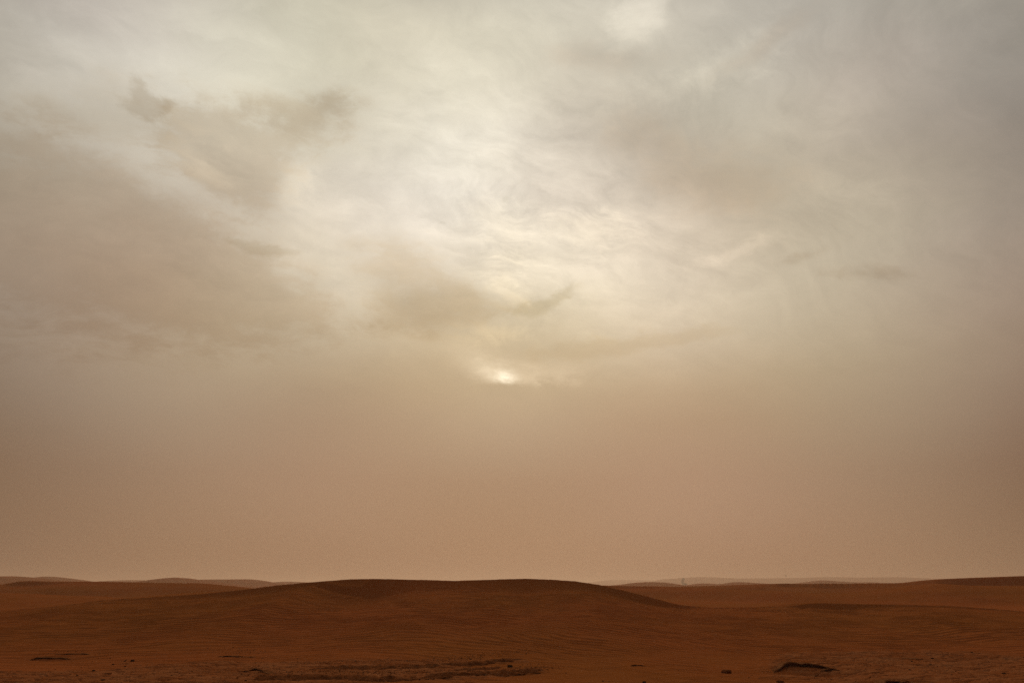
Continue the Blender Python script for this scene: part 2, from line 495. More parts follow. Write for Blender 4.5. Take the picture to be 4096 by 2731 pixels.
ridge("barely visible far rise between the left dunes",
      [(330, 2336, 220), (420, 2322, 220), (520, 2318, 220), (600, 2320, 220), (680, 2332, 220)], 24, 30, 2.0)
ridge("faint dune top peeping over the broad dune's left shoulder",
      [(1040, 2337, 160), (1090, 2328, 160), (1150, 2324, 160), (1220, 2327, 160), (1320, 2336, 160)], 20, 24, 1.5)
ridge("gently dipping pale-edged sand ridge behind the right hollow",
      [(2250, 2336, 44), (2420, 2340, 42), (2620, 2345, 40), (3000, 2357, 34), (3100, 2361, 32), (3200, 2368, 30), (3300, 2370, 30), (3450, 2366, 30), (3600, 2348, 30),
       (3700, 2335, 30), (3790, 2334, 30), (3850, 2341, 30), (4096, 2343, 30), (5000, 2345, 30)], 6, 8, 0.4,
      [(2250, .12, .04), (2500, .14, .04), (2700, .06, .04), (3000, .05, .03), (3200, .05, .03), (3450, .03, .03), (3700, .0, .03), (5000, 0, .03)])
ridge("dark long dune climbing to the right edge of the skyline",
      [(2250, 2342, 62), (2380, 2339, 60), (2500, 2342, 58), (2700, 2345, 56), (2900, 2340, 55), (3100, 2333, 50), (3130, 2332, 50), (3230, 2334, 49), (3280, 2332, 48),
       (3400, 2333, 46), (3520, 2331, 44), (3600, 2331, 43), (3680, 2325, 42), (3730, 2317, 41.6), (3800, 2313, 41), (3900, 2309, 41), (4096, 2302, 41), (4500, 2298, 41), (5000, 2305, 41)], 7, 14, 0.5,
      [(2250, .1, .05), (2500, .15, .05), (2700, .0, .05), (3050, .05, .05), (3120, .25, .03), (3230, .2, .03), (3290, .3, .03), (3400, .25, .06), (3600, .1, .06),
       (3740, .12, .04), (3800, .38, .02), (3950, .5, .02), (4500, .5, .04), (5000, .1, .05)])
for lab, p in (("low hazy dune just right of the broad dune's slope", [(2380, 2346, 100), (2470, 2338, 100), (2540, 2329, 100), (2600, 2326, 100), (2660, 2328, 100), (2710, 2337, 100), (2770, 2348, 100)]),
               ("smallest hazy dune below the far tree", [(2700, 2348, 112), (2750, 2339, 112), (2800, 2331.5, 112), (2840, 2332, 112), (2880, 2338, 112), (2940, 2347, 112)]),
               ("humped hazy dune right of the far tree", [(2830, 2346, 104), (2880, 2337, 104), (2920, 2328.5, 104), (2955, 2326, 104), (2995, 2329, 104), (3060, 2333, 104), (3150, 2342, 104)]),
               ("hazy dune under the tiny tree on the skyline", [(3120, 2342, 150), (3200, 2330, 150), (3280, 2319.5, 150), (3340, 2323, 150), (3420, 2328, 150), (3480, 2327, 150), (3560, 2333, 150), (3640, 2342, 150)])):
    ridge(lab, p, 14, 16, 0.8, [(p[0][0], 0, .1), (p[len(p) // 2][0], .45, .1), (p[-1][0], 0, .1)])
ridge("pale far sand ridge fading into the dust on the skyline",
      [(2520, 2334, 470), (2600, 2317.5, 470), (2680, 2313, 470), (2740, 2309, 470), (2800, 2306, 470), (2850, 2307.5, 470), (2950, 2312, 470), (3100, 2311, 470), (3240, 2308.5, 470),
       (3300, 2306, 470), (3450, 2308.5, 470), (3580, 2306, 470), (3650, 2309.5, 470), (3750, 2314, 470), (4000, 2318, 470), (4500, 2314, 470), (5000, 2322, 470)], 60, 80, 4.0)
ridge("faintest sand rise at the skyline beside the broad dune",
      [(2260, 2340, 640), (2360, 2328, 640), (2440, 2318, 640), (2500, 2318, 640), (2580, 2319, 640), (2680, 2322, 640), (2800, 2338, 640)], 60, 80, 5.0)


def ground_z(V):
    """distance at which flat ground is met under a bearing"""
    x, y, z = bearing(2048, V)
    return -EYE / (z / y)


def ground_xy(U, V, zg=0.0):
    x, y, z = bearing(U, V)
    t = (zg - EYE) / z
    return x * t, y * t


CRUST_BLOBS = [   # (bearing, bearing, half width m, half depth m, weight): where the salt-clay crust comes through the sand
    (150, 2715, 2.6, .55, 1.0), (620, 2712, 2.2, .7, 1.0), (1050, 2705, 1.9, .55, 1.05), (1420, 2690, 1.6, .8, 1.0), (820, 2660, 1.8, .45, .55),
    (1850, 2655, 1.2, .30, .55), (1650, 2690, 1.6, .4, .7), (3480, 2660, 1.4, .6, .9), (3850, 2665, 2.0, 1.3, 1.1), (4150, 2690, 2.0, 1.2, 1.1), (3700, 2715, 1.5, .6, 1.0),
    (3420, 2578, 1.5, .35, .45), (4000, 2590, 1.8, .35, .5)]


def terrain(x, y):
    """height, owner ridge (-1 = plain), crust amount"""
    r = np.hypot(x, y)
    near = 1 - sstep(r, 30, 60)
    base = 0.33 * sstep(y, 10.0, 19.0)
    base = base + 0.05 * fbm(x / 6, y / 6, 3, 3) * sstep(r, 3, 9) + 0.5 * fbm(x / 70, y / 70, 3, 5) * sstep(r, 40, 120)
    side = sstep(-y, 4, 30)
    base = base + side * (0.6 * fbm(x / 18, y / 18, 3, 11) + 0.2)
    H = base.copy()
    own = np.full(x.shape, -1, np.int32)
    slipm = np.zeros_like(x)
    wob = fbm(x / 2.5, y / 2.5, 2, 21)
    for k, R in enumerate(RIDGES):
        w = R["w"]
        D = float(w[:, 1].mean())
        x0, x1 = w[0, 0], w[-1, 0]
        sel = (y > D - 1.6 * R["front"] - 6) & (y < D + 2 * R["back"] + 12) & (x > x0 - 2) & (x < x1 + 2)
        if not sel.any():
            continue
        X, Y = x[sel], y[sel]
        B = base[sel]
        soft = R["soft"]
        yc = smooth_interp(X, w[:, 0], w[:, 1], soft) + 0.004 * D * pn(X / (0.12 * D), X * 0 + k * 3.1, 40 + k) * (1 if k else .0)
        zc = smooth_interp(X, w[:, 0], w[:, 2], soft)
        bb = np.minimum(B, zc) - 0.0
        d = yc - Y                                   # + towards the viewer
        tb = np.clip(-d / R["back"], 0, 1)
        tf = np.clip(d / R["front"], 0, 1)
        zb = zc + (bb - zc - 0.05) * (tb * tb * (3 - 2 * tb)) - 0.01 * R["back"] * tb
        if R["slip"] is not None:
            xs, hs, ks = R["slip"]
            hs_ = smooth_interp(X, xs, hs, soft)
            ks_ = np.maximum(np.interp(X, xs, ks), 0.004) * max(1.0, D / 18)
            P = zc - 0.72 * np.maximum(d, 0)
            zl = zc - hs_
        else:
            zl = zc
        ap = tf + 0.07 * np.sin(tf * math.pi) * wob[sel]
        ap = np.clip(ap, 0, 1)
        prof = 1 - (1.25 * ap - 0.25 * ap ** 3) if k == 0 else 1 - ap * ap * (3 - 2 * ap)
        if k == 0:
            prof = prof ** 1.12
        Af = bb - 0.03 + (zl - bb + 0.03) * prof
        if R["slip"] is not None:
            if k == 0:
                dl = hs_ / 0.64 + 0.22
                wl = 1 - sstep(np.interp(X, xs, ks), 0.009, 0.016)
                Af = Af + 0.075 * wl * sstep(hs_, 0.04, 0.14) * np.exp(-((d - dl) / 0.30) ** 2) * (d > 0)
            e = np.clip((P - Af) / ks_, -30, 30)
            zf = Af + ks_ * np.logaddexp(0, e)
            zf = zf - (ks_ * np.logaddexp(0, np.clip((zc - zl) / ks_, -30, 30)) - (zc - zl)) * np.exp(-np.maximum(d, 0) / 0.25)
            sm = sstep(P - Af, -0.02, 0.05) * (d > -0.03) * sstep(hs_, 0.02, 0.08)
        else:
            zf, sm = Af, np.zeros_like(X)
        z = np.where(d > 0, zf, zb)
        end = sstep(X, x0 - 1, x0 + 0.06 * (x1 - x0)) * (1 - sstep(X, x1 - 0.06 * (x1 - x0), x1 + 1))
        z = z * end + (np.minimum(B, z) - 0.02) * (1 - end)
        kk = 0.012 * (1 + D / 40)
        cur = H[sel]
        new = np.maximum(cur, z) + kk * np.exp(-np.abs(cur - z) / kk) * 0.5
        oo = own[sel]
        take = (z > B + 0.06 + 0.0015 * D) & (z >= cur - 1e-4)
        oo[take] = k
        own[sel] = oo
        s0 = slipm[sel]
        slipm[sel] = np.where(z >= cur, sm, s0)
        H[sel] = new

    H = H + 0.035 * fbm(x / 1.3, y / 2.2, 3, 57) * sstep(y, 18.5, 22) * (1 - sstep(r, 38, 60)) * (1 - slipm) * sstep(fbm(x / 7, y / 7, 2, 58), -0.25, 0.2)
    # the salt-clay crust
    cr = np.zeros_like(x)
    fr = (r < 26) & (y > 3)
    X, Y = x[fr], y[fr]
    acc = np.zeros_like(X)
    for (U, V, sx, sy, wt) in CRUST_BLOBS:
        cx, cy = ground_xy(U, V)
        acc += wt * np.exp(-((X - cx) / sx) ** 2 - ((Y - cy) / sy) ** 2)
    acc = np.minimum(acc, 1.15)
    nz = fbm(X / 0.9, Y / 0.45, 4, 61, .6)
    c = sstep(acc + 0.55 * nz, 0.40, 0.75)
    c *= 1 - sstep(Y, 12.8, 14.5)
    cr[fr] = c
    rough = 0.012 * fbm(X / .22, Y / .22, 4, 71, .65) + 0.03 * fbm(X / 1.1, Y / .5, 3, 73)
    crag = np.abs(fbm(X / .35, Y / .16, 3, 77))
    H[fr] += c * (0.022 + rough - 0.03 * np.clip(0.10 - crag, 0, .1) * 6)

    # scooped hollows in front of the broken ledges
    for (U, V, sx, sy, dep) in ((3230, 2690, .55, .22, .05), (3330, 2700, .5, .25, .05), (3610, 2731, .6, .25, .07), (215, 2642, .6, .2, .03)):
        cx, cy = ground_xy(U, V)
        H[fr] -= dep * np.exp(-((X - cx) / sx) ** 2 - ((Y - cy) / sy) ** 2)

    # wind ripples, fading where the grid can no longer hold them and on the slip faces
    rr = (r < 60) & (y > 2)
    X, Y = x[rr], y[rr]
    lam = 0.30 + 0.05 * fbm(X / 5, Y / 5, 2, 81)
    xr = X + 1.6
    swing = 1 + 0.9 * sstep(Y, 13.5, 17.3)
    a = np.where(xr > 0, 0.62, 0.26) * (np.sqrt(xr * xr + 0.8) - 0.9) * (1 - sstep(X, 5.0, 9.0) * 0.75) * swing
    a = a + sstep(X, 5.0, 9.0) * 0.75 * 2.6 * swing
    wv = 0.50 * fbm(X / 3.2, Y / 3.2, 2, 83) + 0.12 * fbm(X / .8, Y / .5, 2, 85)
    ph = (Y + a + wv) / 0.21
    ph2 = (Y * 0.97 + a * 1.12 + wv * 1.15 + 0.06 * X) / 0.165
    wave = lambda q: np.sin(2 * math.pi * q) + 0.28 * np.sin(4 * math.pi * q + 0.9)
    mx = sstep(fbm(X / 1.6, Y / 1.1, 3, 87), -0.12, 0.12)
    rip = wave(ph) * (1 - mx) + 0.8 * wave(ph2) * mx
    am = 0.0115 * (0.8 + 0.6 * fbm(X / 1.8, Y / 1.2, 3, 89)) * (0.55 + 0.45 * sstep(fbm(X / .5, Y / .25, 2, 91), -.25, .15))
    am = np.clip(am, 0.0015, 0.03)
    fade = (1 - sstep(np.hypot(X, Y), 24, 40)) * (1 - 0.95 * slipm[rr]) * (1 - 0.9 * cr[rr]) * (0.55 + 0.45 * sstep(Y, 10.0, 13.0))
    H[rr] += rip * am * fade
    H[rr] += 0.006 * fbm(X / .6, Y / .35, 3, 93) * (1 - slipm[rr])
    return H, own, cr


# ------------------------------------------------------------------ materials
def new_mat(name):
    m = bpy.data.materials.new(name)
    m.use_nodes = True
    m.node_tree.nodes.clear()
    gg = G(m.node_tree)
    out = gg.n("ShaderNodeOutputMaterial")
    bs = gg.n("ShaderNodeBsdfPrincipled")
    bs.inputs["Roughness"].default_value = 0.95
    bs.inputs["Specular IOR Level"].default_value = 0.0
    bs.inputs["Sheen Weight"].default_value = 0.04
    bs.inputs["Sheen Roughness"].default_value = 0.4
    bs.inputs["Sheen Tint"].default_value = (1.0, 0.36, 0.10, 1)
    m.node_tree.links.new(bs.outputs[0], out.inputs[0])
    return m, gg, bs


def sand_material():
    m, q, bs = new_mat("red_sand")
    geo = q.n("ShaderNodeNewGeometry")
    p = geo.outputs["Position"]
    big = q.noise(p, 0.16, 4.0, 0.55)
    mid = q.noise(p, 1.7, 5.0, 0.6)
    gr = q.noise(p, 160.0, 2.0, 0.6)
    col = q.mixc(q.step(big, 0.38, 0.62), (0.405, 0.109, 0.0290), (0.368, 0.111, 0.0255))
    col = q.mixc(q.m("MULTIPLY", q.step(mid, 0.40, 0.70), 0.25), col, (0.31, 0.087, 0.023))
    at = q.n("ShaderNodeAttribute", attribute_name="crust")
    cn = q.noise(q.v("MULTIPLY", p, (0.28, 1.0, 1.0)), 7.0, 6.0, 0.66)
    crc = q.mixc(q.step(cn, 0.35, 0.72), (0.285, 0.080, 0.023), (0.47, 0.18, 0.072))
    col = q.mixc(q.m("MULTIPLY", at.outputs["Fac"], 0.75), col, crc)
    col = q.v("SCALE", col, q.m("MULTIPLY_ADD", gr, 0.5, 0.75))
    q.put(bs.inputs["Base Color"], col)
    bmp = q.n("ShaderNodeBump")
    bmp.inputs["Strength"].default_value = 0.35
    bmp.inputs["Distance"].default_value = 0.01
    q.put(bmp.inputs["Height"], q.noise(p, 42.0, 5.0, 0.7))
    m.node_tree.links.new(bmp.outputs[0], bs.inputs["Normal"])
    return m


def crust_material(name, a, b, scale=11.0):
    m, q, bs = new_mat(name)
    geo = q.n("ShaderNodeNewGeometry")
    p = geo.outputs["Position"]
    n1 = q.noise(p, scale, 6.0, 0.7)
    n2 = q.noise(p, scale * 7, 4.0, 0.7)
    col = q.mixc(q.step(n1, 0.33, 0.7), a, b)
    col = q.v("SCALE", col, q.m("MULTIPLY_ADD", n2, 0.9, 0.55))
    q.put(bs.inputs["Base Color"], col)
    bmp = q.n("ShaderNodeBump")
    bmp.inputs["Strength"].default_value = 0.8
    bmp.inputs["Distance"].default_value = 0.012
    q.put(bmp.inputs["Height"], q.noise(p, scale * 4, 6.0, 0.75))
    m.node_tree.links.new(bmp.outputs[0], bs.inputs["Normal"])
    return m


M_SAND = sand_material()
M_CRUST = crust_material("salt_clay_crust", (0.16, 0.048, 0.014), (0.34, 0.135, 0.052))
M_CLOD = crust_material("dark_clay", (0.17, 0.050, 0.014), (0.31, 0.098, 0.032), 14)
M_STONE = crust_material("dark_stone", (0.028, 0.017, 0.012), (0.065, 0.035, 0.022), 30)
M_BARK = crust_material("dry_bark", (0.05, 0.035, 0.025), (0.10, 0.07, 0.045), 6)
M_LEAF = crust_material("dusty_leaves", (0.045, 0.05, 0.022), (0.085, 0.08, 0.035), 3)

# ------------------------------------------------------------------ the sheet of sand, out to the horizon
HALF = 42.0
th_f = np.radians(np.linspace(-HALF, HALF, 1320))
th_c = np.radians(np.linspace(HALF, 360 - HALF, 66)[1:-1])
TH = np.concatenate([th_f, th_c])
r_in = np.geomspace(0.35, 7.3, 30)
r_mid = [7.32]
while r_mid[-1] < 21.6:
    r_mid.append(r_mid[-1] + 0.0195 + 0.00065 * (r_mid[-1] - 7))
r_far = [r_mid[-1]]
st = 0.034
while r_far[-1] < 5000:
    r_far.append(r_far[-1] + st)
    st = min(st * 1.05, (0.0065 if r_far[-1] < 62 else 0.0115 if r_far[-1] < 420 else 0.0165) * r_far[-1])
RR = np.concatenate([r_in[:-1], np.array(r_mid), np.array(r_far[1:])])
nr, nt = len(RR), len(TH)
rg, tg = np.meshgrid(RR, TH, indexing="ij")
GX, GY = rg * np.sin(tg), rg * np.cos(tg)
GZ, OWN, CRU = terrain(GX, GY)
# normals of the whole sheet, so that the split into dunes shows no seam
VV = np.stack([GX, GY, GZ], -1)
dr = np.gradient(VV, axis=0)
dt = np.roll(VV, -1, 1) - np.roll(VV, 1, 1)
NN = np.cross(dt, dr)
NN /= np.maximum(np.linalg.norm(NN, axis=-1, keepdims=True), 1e-12)
NN[NN[..., 2] < 0] *= -1

ii, jj = np.meshgrid(np.arange(nr - 1), np.arange(nt), indexing="ij")
j2 = (jj + 1) % nt
quads = np.stack([ii * nt + jj, (ii + 1) * nt + jj, (ii + 1) * nt + j2, ii * nt + j2], -1).reshape(-1, 4)[:, ::-1]
fo = np.maximum.reduce([OWN.reshape(-1)[quads[:, c]] for c in range(4)])
Vf, Nf, Cf = VV.reshape(-1, 3), NN.reshape(-1, 3), CRU.reshape(-1)


def mesh_from_faces(name, q, extra_center=False):
    ids, invq = np.unique(q.reshape(-1), return_inverse=True)
    verts = Vf[ids].astype(np.float32)
    nrm = Nf[ids]
    cr_ = Cf[ids]
    loops = invq.reshape(-1).astype(np.int32)
    sizes = np.full(len(q), 4, np.int32)
    if extra_center:                                # close the sheet under the viewer
        c = len(verts)
        verts = np.vstack([verts, [[0, 0, float(Vf[:nt, 2].mean())]]]).astype(np.float32)
        nrm = np.vstack([nrm, [[0, 0, 1]]])
        cr_ = np.append(cr_, 0)
        pos = {int(v): k for k, v in enumerate(ids[:nt])}
        tri = np.array([[pos[(j + 1) % nt], pos[j], c] for j in range(nt)], np.int32)
        loops = np.concatenate([loops, tri.reshape(-1)])
        sizes = np.concatenate([sizes, np.full(nt, 3, np.int32)])
    me = bpy.data.meshes.new(name)
    me.vertices.add(len(verts))
    me.vertices.foreach_set("co", verts.reshape(-1))
    me.loops.add(len(loops))
    me.loops.foreach_set("vertex_index", loops.astype(np.int32))
    me.polygons.add(len(sizes))
    me.polygons.foreach_set("loop_start", np.concatenate([[0], np.cumsum(sizes)[:-1]]).astype(np.int32))
    me.update(calc_edges=True)
    me.validate()
    me.polygons.foreach_set("use_smooth", np.ones(len(sizes), bool))
    at = me.attributes.new("crust", "FLOAT", "POINT")
    at.data.foreach_set("value", cr_.astype(np.float32))
    me.normals_split_custom_set_from_vertices([tuple(v) for v in nrm])
    me.materials.append(M_SAND)
    return me


def structure(name, me, label=None):
    o = bpy.data.objects.new(name, me)
    COL.objects.link(o)
    o["kind"] = "structure"
    if label:
        o["label"] = label
    return o


structure("ground", mesh_from_faces("ground", quads[fo < 0], True), "red-brown rippled desert sand plain with crusted patches in front")
for k, R in enumerate(RIDGES):
    q = quads[fo == k]
    if len(q) < 6:
        continue
    structure("dune", mesh_from_faces("dune", q), R["label"])


def height_at(x, y):
    h, _, _ = terrain(np.atleast_1d(np.asarray(x, float)), np.atleast_1d(np.asarray(y, float)))
    return h


def land(U, V):
    """where a sight line meets the ground"""
    dxx, dyy, dzz = bearing(U, V)
    t = np.linspace(6, 40, 1400) / dyy
    zz = height_at(dxx * t, dyy * t)
    below_ = np.nonzero(EYE + dzz * t <= zz)[0]
    i = below_[0] if len(below_) else len(t) - 1
    return Vector((dxx * t[i], dyy * t[i], zz[i]))


def tag(o, label, cat, group=None):
    o["label"] = label
    o["category"] = cat
    if group:
        o["group"] = group
    return o


def obj(name, verts, faces, mat, parent=None, smooth=True):
    me = bpy.data.meshes.new(name)
    me.from_pydata([tuple(map(float, v)) for v in verts], [], [tuple(map(int, f)) for f in faces])
    me.update()
    if smooth:
        me.polygons.foreach_set("use_smooth", np.ones(len(me.polygons), bool))
    me.materials.append(mat)
    o = bpy.data.objects.new(name, me)
    COL.objects.link(o)
    if parent:
        o.parent = parent
    return o


def n3(x, y, z, seed):
    return (pn(x + z * .71, y - z * .63, seed) + pn(y + x * .37, z - x * .53, seed + 5)) * 0.6


# ------------------------------------------------------------------ broken crust ledges
def ledge(name, label, cat, pts, depth, group, mat, seed, rough=0.03, under=0.04, mound=False):
    """pts: (bearing, bearing of the lip, height of the broken face in m). A crust plate, broken off towards the viewer."""
    base = []
    for (U, V, h) in pts:
        a, b, c = bearing(U, V)
        p = land(U, V + 6)
        h = h * (0.6 if mound else 0.45)
        base.append((p.x, p.y, p.z, h))
    base = np.array(base)
    s = np.concatenate([[0], np.cumsum(np.hypot(np.diff(base[:, 0]), np.diff(base[:, 1])))])
    n = max(24, int(s[-1] / 0.022))
    q = np.linspace(0, s[-1], n)
    px, py, pz, hh = (smooth_interp(q, s, base[:, k], 0.05) for k in range(4))
    endf = sstep(q, 0, 0.12 * s[-1]) * (1 - sstep(q, 0.88 * s[-1], s[-1]))
    hh = hh * endf * (1 + 0.55 * fbm(q / .22, q * 0 + seed, 3, seed))
    jy = 0.06 * fbm(q / .3, q * 0 + seed, 4, seed + 9, .65)
    sec = [(1.0, -0.05), (0.8, 0.15), (0.6, 0.45), (0.42, 0.75), (0.28, 0.92), (0.17, 1.0), (0.08, 1.02), (0.03, 1.0), (0.0, 0.93), (-0.004, 0.8)]
    if mound:
        sec = [(1.0, -0.05), (0.8, 0.2), (0.6, 0.5), (0.45, 0.78), (0.33, 0.93), (0.22, 1.0), (0.12, 0.98), (0.02, 0.88), (-0.08, 0.7), (-0.16, 0.5)]
    verts = []
    for i in range(n):
        d = depth * (0.75 + 0.5 * pn(np.array([q[i] / .5]), np.array([seed * 1.7]), seed)[0]) * max(endf[i], .1)
        row = []
        for (t, zf) in sec:
            row.append((px[i], py[i] + jy[i] + t * d, pz[i] - 0.012 + hh[i] * zf))
        u = under * endf[i]
        if mound:
            for t, zf in ((-.22, .34), (-.28, .2), (-.34, .08), (-.42, -.12)):
                row.append((px[i], py[i] + jy[i] + t * d, pz[i] - 0.012 + hh[i] * zf))
            verts += row
            continue
        row.append((px[i], py[i] + jy[i] + u * 0.7, pz[i] - 0.012 + hh[i] * 0.55))
        row.append((px[i], py[i] + jy[i] + u, pz[i] - 0.012 + hh[i] * 0.28))
        row.append((px[i], py[i] + jy[i] + u * 0.4, pz[i] - 0.012 + hh[i] * 0.08))
        row.append((px[i], py[i] + jy[i] - 0.02, pz[i] - 0.06))
        verts += row
    m = len(sec) + 4
    verts = np.array(verts)
    e = np.repeat(endf, m)
    dn = n3(verts[:, 0] / .09, verts[:, 1] / .09, verts[:, 2] / .05, seed + 3) + 0.6 * n3(verts[:, 0] / .035, verts[:, 1] / .035, verts[:, 2] / .03, seed + 4)
    rough = rough * (0.8 if mound else 0.5)
    verts[:, 2] += rough * 0.6 * dn * e
    verts[:, 1] += rough * n3(verts[:, 0] / .07, verts[:, 2] / .04, verts[:, 1] / .07, seed + 6) * e
    faces = [(i * m + k, i * m + k + 1, (i + 1) * m + k + 1, (i + 1) * m + k) for i in range(n - 1) for k in range(m - 1)]
    o = obj(name, verts, faces, mat)
    tag(o, label, cat, group)
    return o


GL = "broken crust ledges in the foreground"
ledge("crust_ledge", "largest dark broken crust ledge, overhanging a sand scoop right of centre", "crust ledge",
      [(3085, 2690, .02), (3120, 2677, .09), (3150, 2665, .14), (3190, 2660, .145), (3230, 2661, .13), (3270, 2664, .11), (3310, 2667, .06), (3345, 2664, .02)], .55, GL, M_CRUST, 3, .035, .07)
ledge("crust_ledge", "curved lower crust lip beside the largest broken ledge", "crust ledge",
      [(3238, 2714, .02), (3262, 2696, .04), (3290, 2678, .05), (3330, 2672, .06), (3370, 2680, .055), (3410, 2684, .02)], .35, GL, M_CRUST, 5, .02, .05)
ledge("crust_ledge", "dark broken crust block cut by the bottom edge of the frame", "crust ledge",
      [(3515, 2745, .03), (3545, 2736, .12), (3600, 2737, .13), (3660, 2738, .10), (3720, 2737, .05), (3780, 2738, .02)], .5, GL, M_CRUST, 8, .035, .08)
ledge("crust_ledge", "dark shadowed crust ledge lying alone at far left", "crust ledge",
      [(105, 2636, .02), (140, 2631, .07), (180, 2630, .09), (230, 2630, .07), (270, 2630, .04), (310, 2632, .02)], .45, GL, M_CRUST, 11, .025, .06)
ledge("crust_ledge", "thin upper crust strip just behind the far left ledge", "crust ledge",
      [(180, 2616, .02), (230, 2612, .04), (280, 2611, .05), (335, 2611, .045), (370, 2614, .02)], .25, GL, M_CRUST, 13, .02, .04)
ledge("crust_ledge", "flat thin crust ledge left of centre at the dune's foot", "crust ledge",
      [(830, 2626, .02), (870, 2621, .045), (920, 2620, .05), (970, 2621, .045), (1030, 2623, .03), (1080, 2624, .01)], .4, GL, M_CRUST, 17, .02, .04)
ledge("crust_ledge", "small humped crust ledge beside a pale sand patch", "crust ledge",
      [(950, 2686, .02), (985, 2678, .06), (1020, 2675, .07), (1050, 2683, .04), (1085, 2690, .02)], .35, GL, M_CRUST, 19, .03, .05)
ledge("crust_ledge", "dark crust edge in the bottom left corner", "crust ledge",
      [(-200, 2736, .05), (-60, 2735, .07), (20, 2736, .07), (70, 2737, .05), (120, 2738, .02)], .4, GL, M_CRUST, 23, .03, .06)
ledge("crust_ledge", "little crust step right of the upper clay ridge", "crust ledge",
      [(2515, 2659, .02), (2540, 2656, .045), (2565, 2656, .05), (2592, 2659, .03), (2620, 2662, .01)], .2, GL, M_CLOD, 29, .025, .04)
ledge("crust_ledge", "low dark crust sliver between lone lump and largest ledge", "crust ledge",
      [(3020, 2680, .01), (3045, 2679, .03), (3070, 2679, .03), (3095, 2681, .01)], .2, GL, M_CLOD, 31, .02, .03)
ledge("crust_ledge", "ragged crust edge along the right flat's upper border", "crust ledge",
      [(3480, 2628, .01), (3540, 2623, .03), (3600, 2625, .03), (3680, 2628, .03), (3720, 2630, .01)], .5, GL, M_CRUST, 37, .02, .03)
ledge("crust_ledge", "ragged low crust rim above the bottom block", "crust ledge",
      [(3440, 2684, .01), (3480, 2682, .03), (3520, 2686, .03), (3565, 2690, .01)], .3, GL, M_CLOD, 41, .02, .03)

# long lumpy clay ridges, like old wheel ruts set hard
GRD = "long lumpy clay ridges in the foreground"
ledge("clay_ridge", "upper long lumpy clay ridge slanting across centre foreground", "clay ridge",
      [(1180, 2672, .02), (1300, 2668, .05), (1450, 2667, .06), (1600, 2666, .06), (1720, 2662, .06), (1850, 2654, .065), (1950, 2645, .07), (2050, 2638, .06), (2120, 2630, .03), (2150, 2628, .01)], .42, GRD, M_CLOD, 43, .045, 0, True)
ledge("clay_ridge", "lower long lumpy clay ridge with dark stone behind it", "clay ridge",
      [(1650, 2706, .03), (1760, 2698, .06), (1860, 2692, .06), (1960, 2690, .06), (2060, 2685, .06), (2130, 2678, .06), (2180, 2676, .03), (2210, 2678, .01)], .36, GRD, M_CLOD, 47, .045, 0, True)
ledge("clay_ridge", "darkest clay ridge running left along the foreground crust", "clay ridge",
      [(960, 2712, .02), (1040, 2706, .06), (1150, 2705, .06), (1280, 2706, .07), (1420, 2714, .06), (1520, 2716, .06), (1620, 2711, .05), (1720, 2702, .03)], .4, GRD, M_CLOD, 53, .05, 0, True)
ledge("clay_ridge", "short broken clay ridge between the two long ones", "clay ridge",
      [(1790, 2678, .01), (1850, 2674, .04), (1920, 2670, .045), (1990, 2664, .03), (2030, 2662, .01)], .25, GRD, M_CLOD, 59, .035, 0, True)


# ------------------------------------------------------------------ stones and lumps
def lump(name, label, cat, U, V, wpx, hratio, mat, group, seed, jag=0.35):
    p = land(U, V)
    w = wpx / F_PX * p.length * 0.5
    R_ = random.Random(seed)
    verts, faces = [], []
    ns, nr_ = 14, 9
    for i in range(nr_ + 1):
        ph = math.pi * i / nr_
        for j in range(ns):
            t = 2 * math.pi * j / ns
            verts.append((math.sin(ph) * math.cos(t), math.sin(ph) * math.sin(t), math.cos(ph)))
    v = np.array(verts)
    o_ = R_.uniform(0, 50)
    d = 1 + jag * n3(v[:, 0] * 1.3 + o_, v[:, 1] * 1.3, v[:, 2] * 1.3, seed) + jag * .45 * n3(v[:, 0] * 3.1 + o_, v[:, 1] * 3.1, v[:, 2] * 3.1, seed + 2)
    v = v * d[:, None]
    v[:, 2] = np.where(v[:, 2] > 0.55, 0.55 + (v[:, 2] - .55) * .4, v[:, 2])     # a worn flat top
    v = v * np.array([w, w * R_.uniform(.65, .95), w * hratio])
    a = R_.uniform(-.5, .5)
    ca, sa_ = math.cos(a), math.sin(a)
    v = np.stack([v[:, 0] * ca - v[:, 1] * sa_, v[:, 0] * sa_ + v[:, 1] * ca, v[:, 2]], -1)
    for i in range(nr_):
        for j in range(ns):
            k = (j + 1) % ns
            faces.append((i * ns + j, (i + 1) * ns + j, (i + 1) * ns + k, i * ns + k))
    o = obj(name, v, faces, mat)
    o.location = (p.x, p.y, p.z + w * hratio * 0.35)
    return tag(o, label, cat, group)


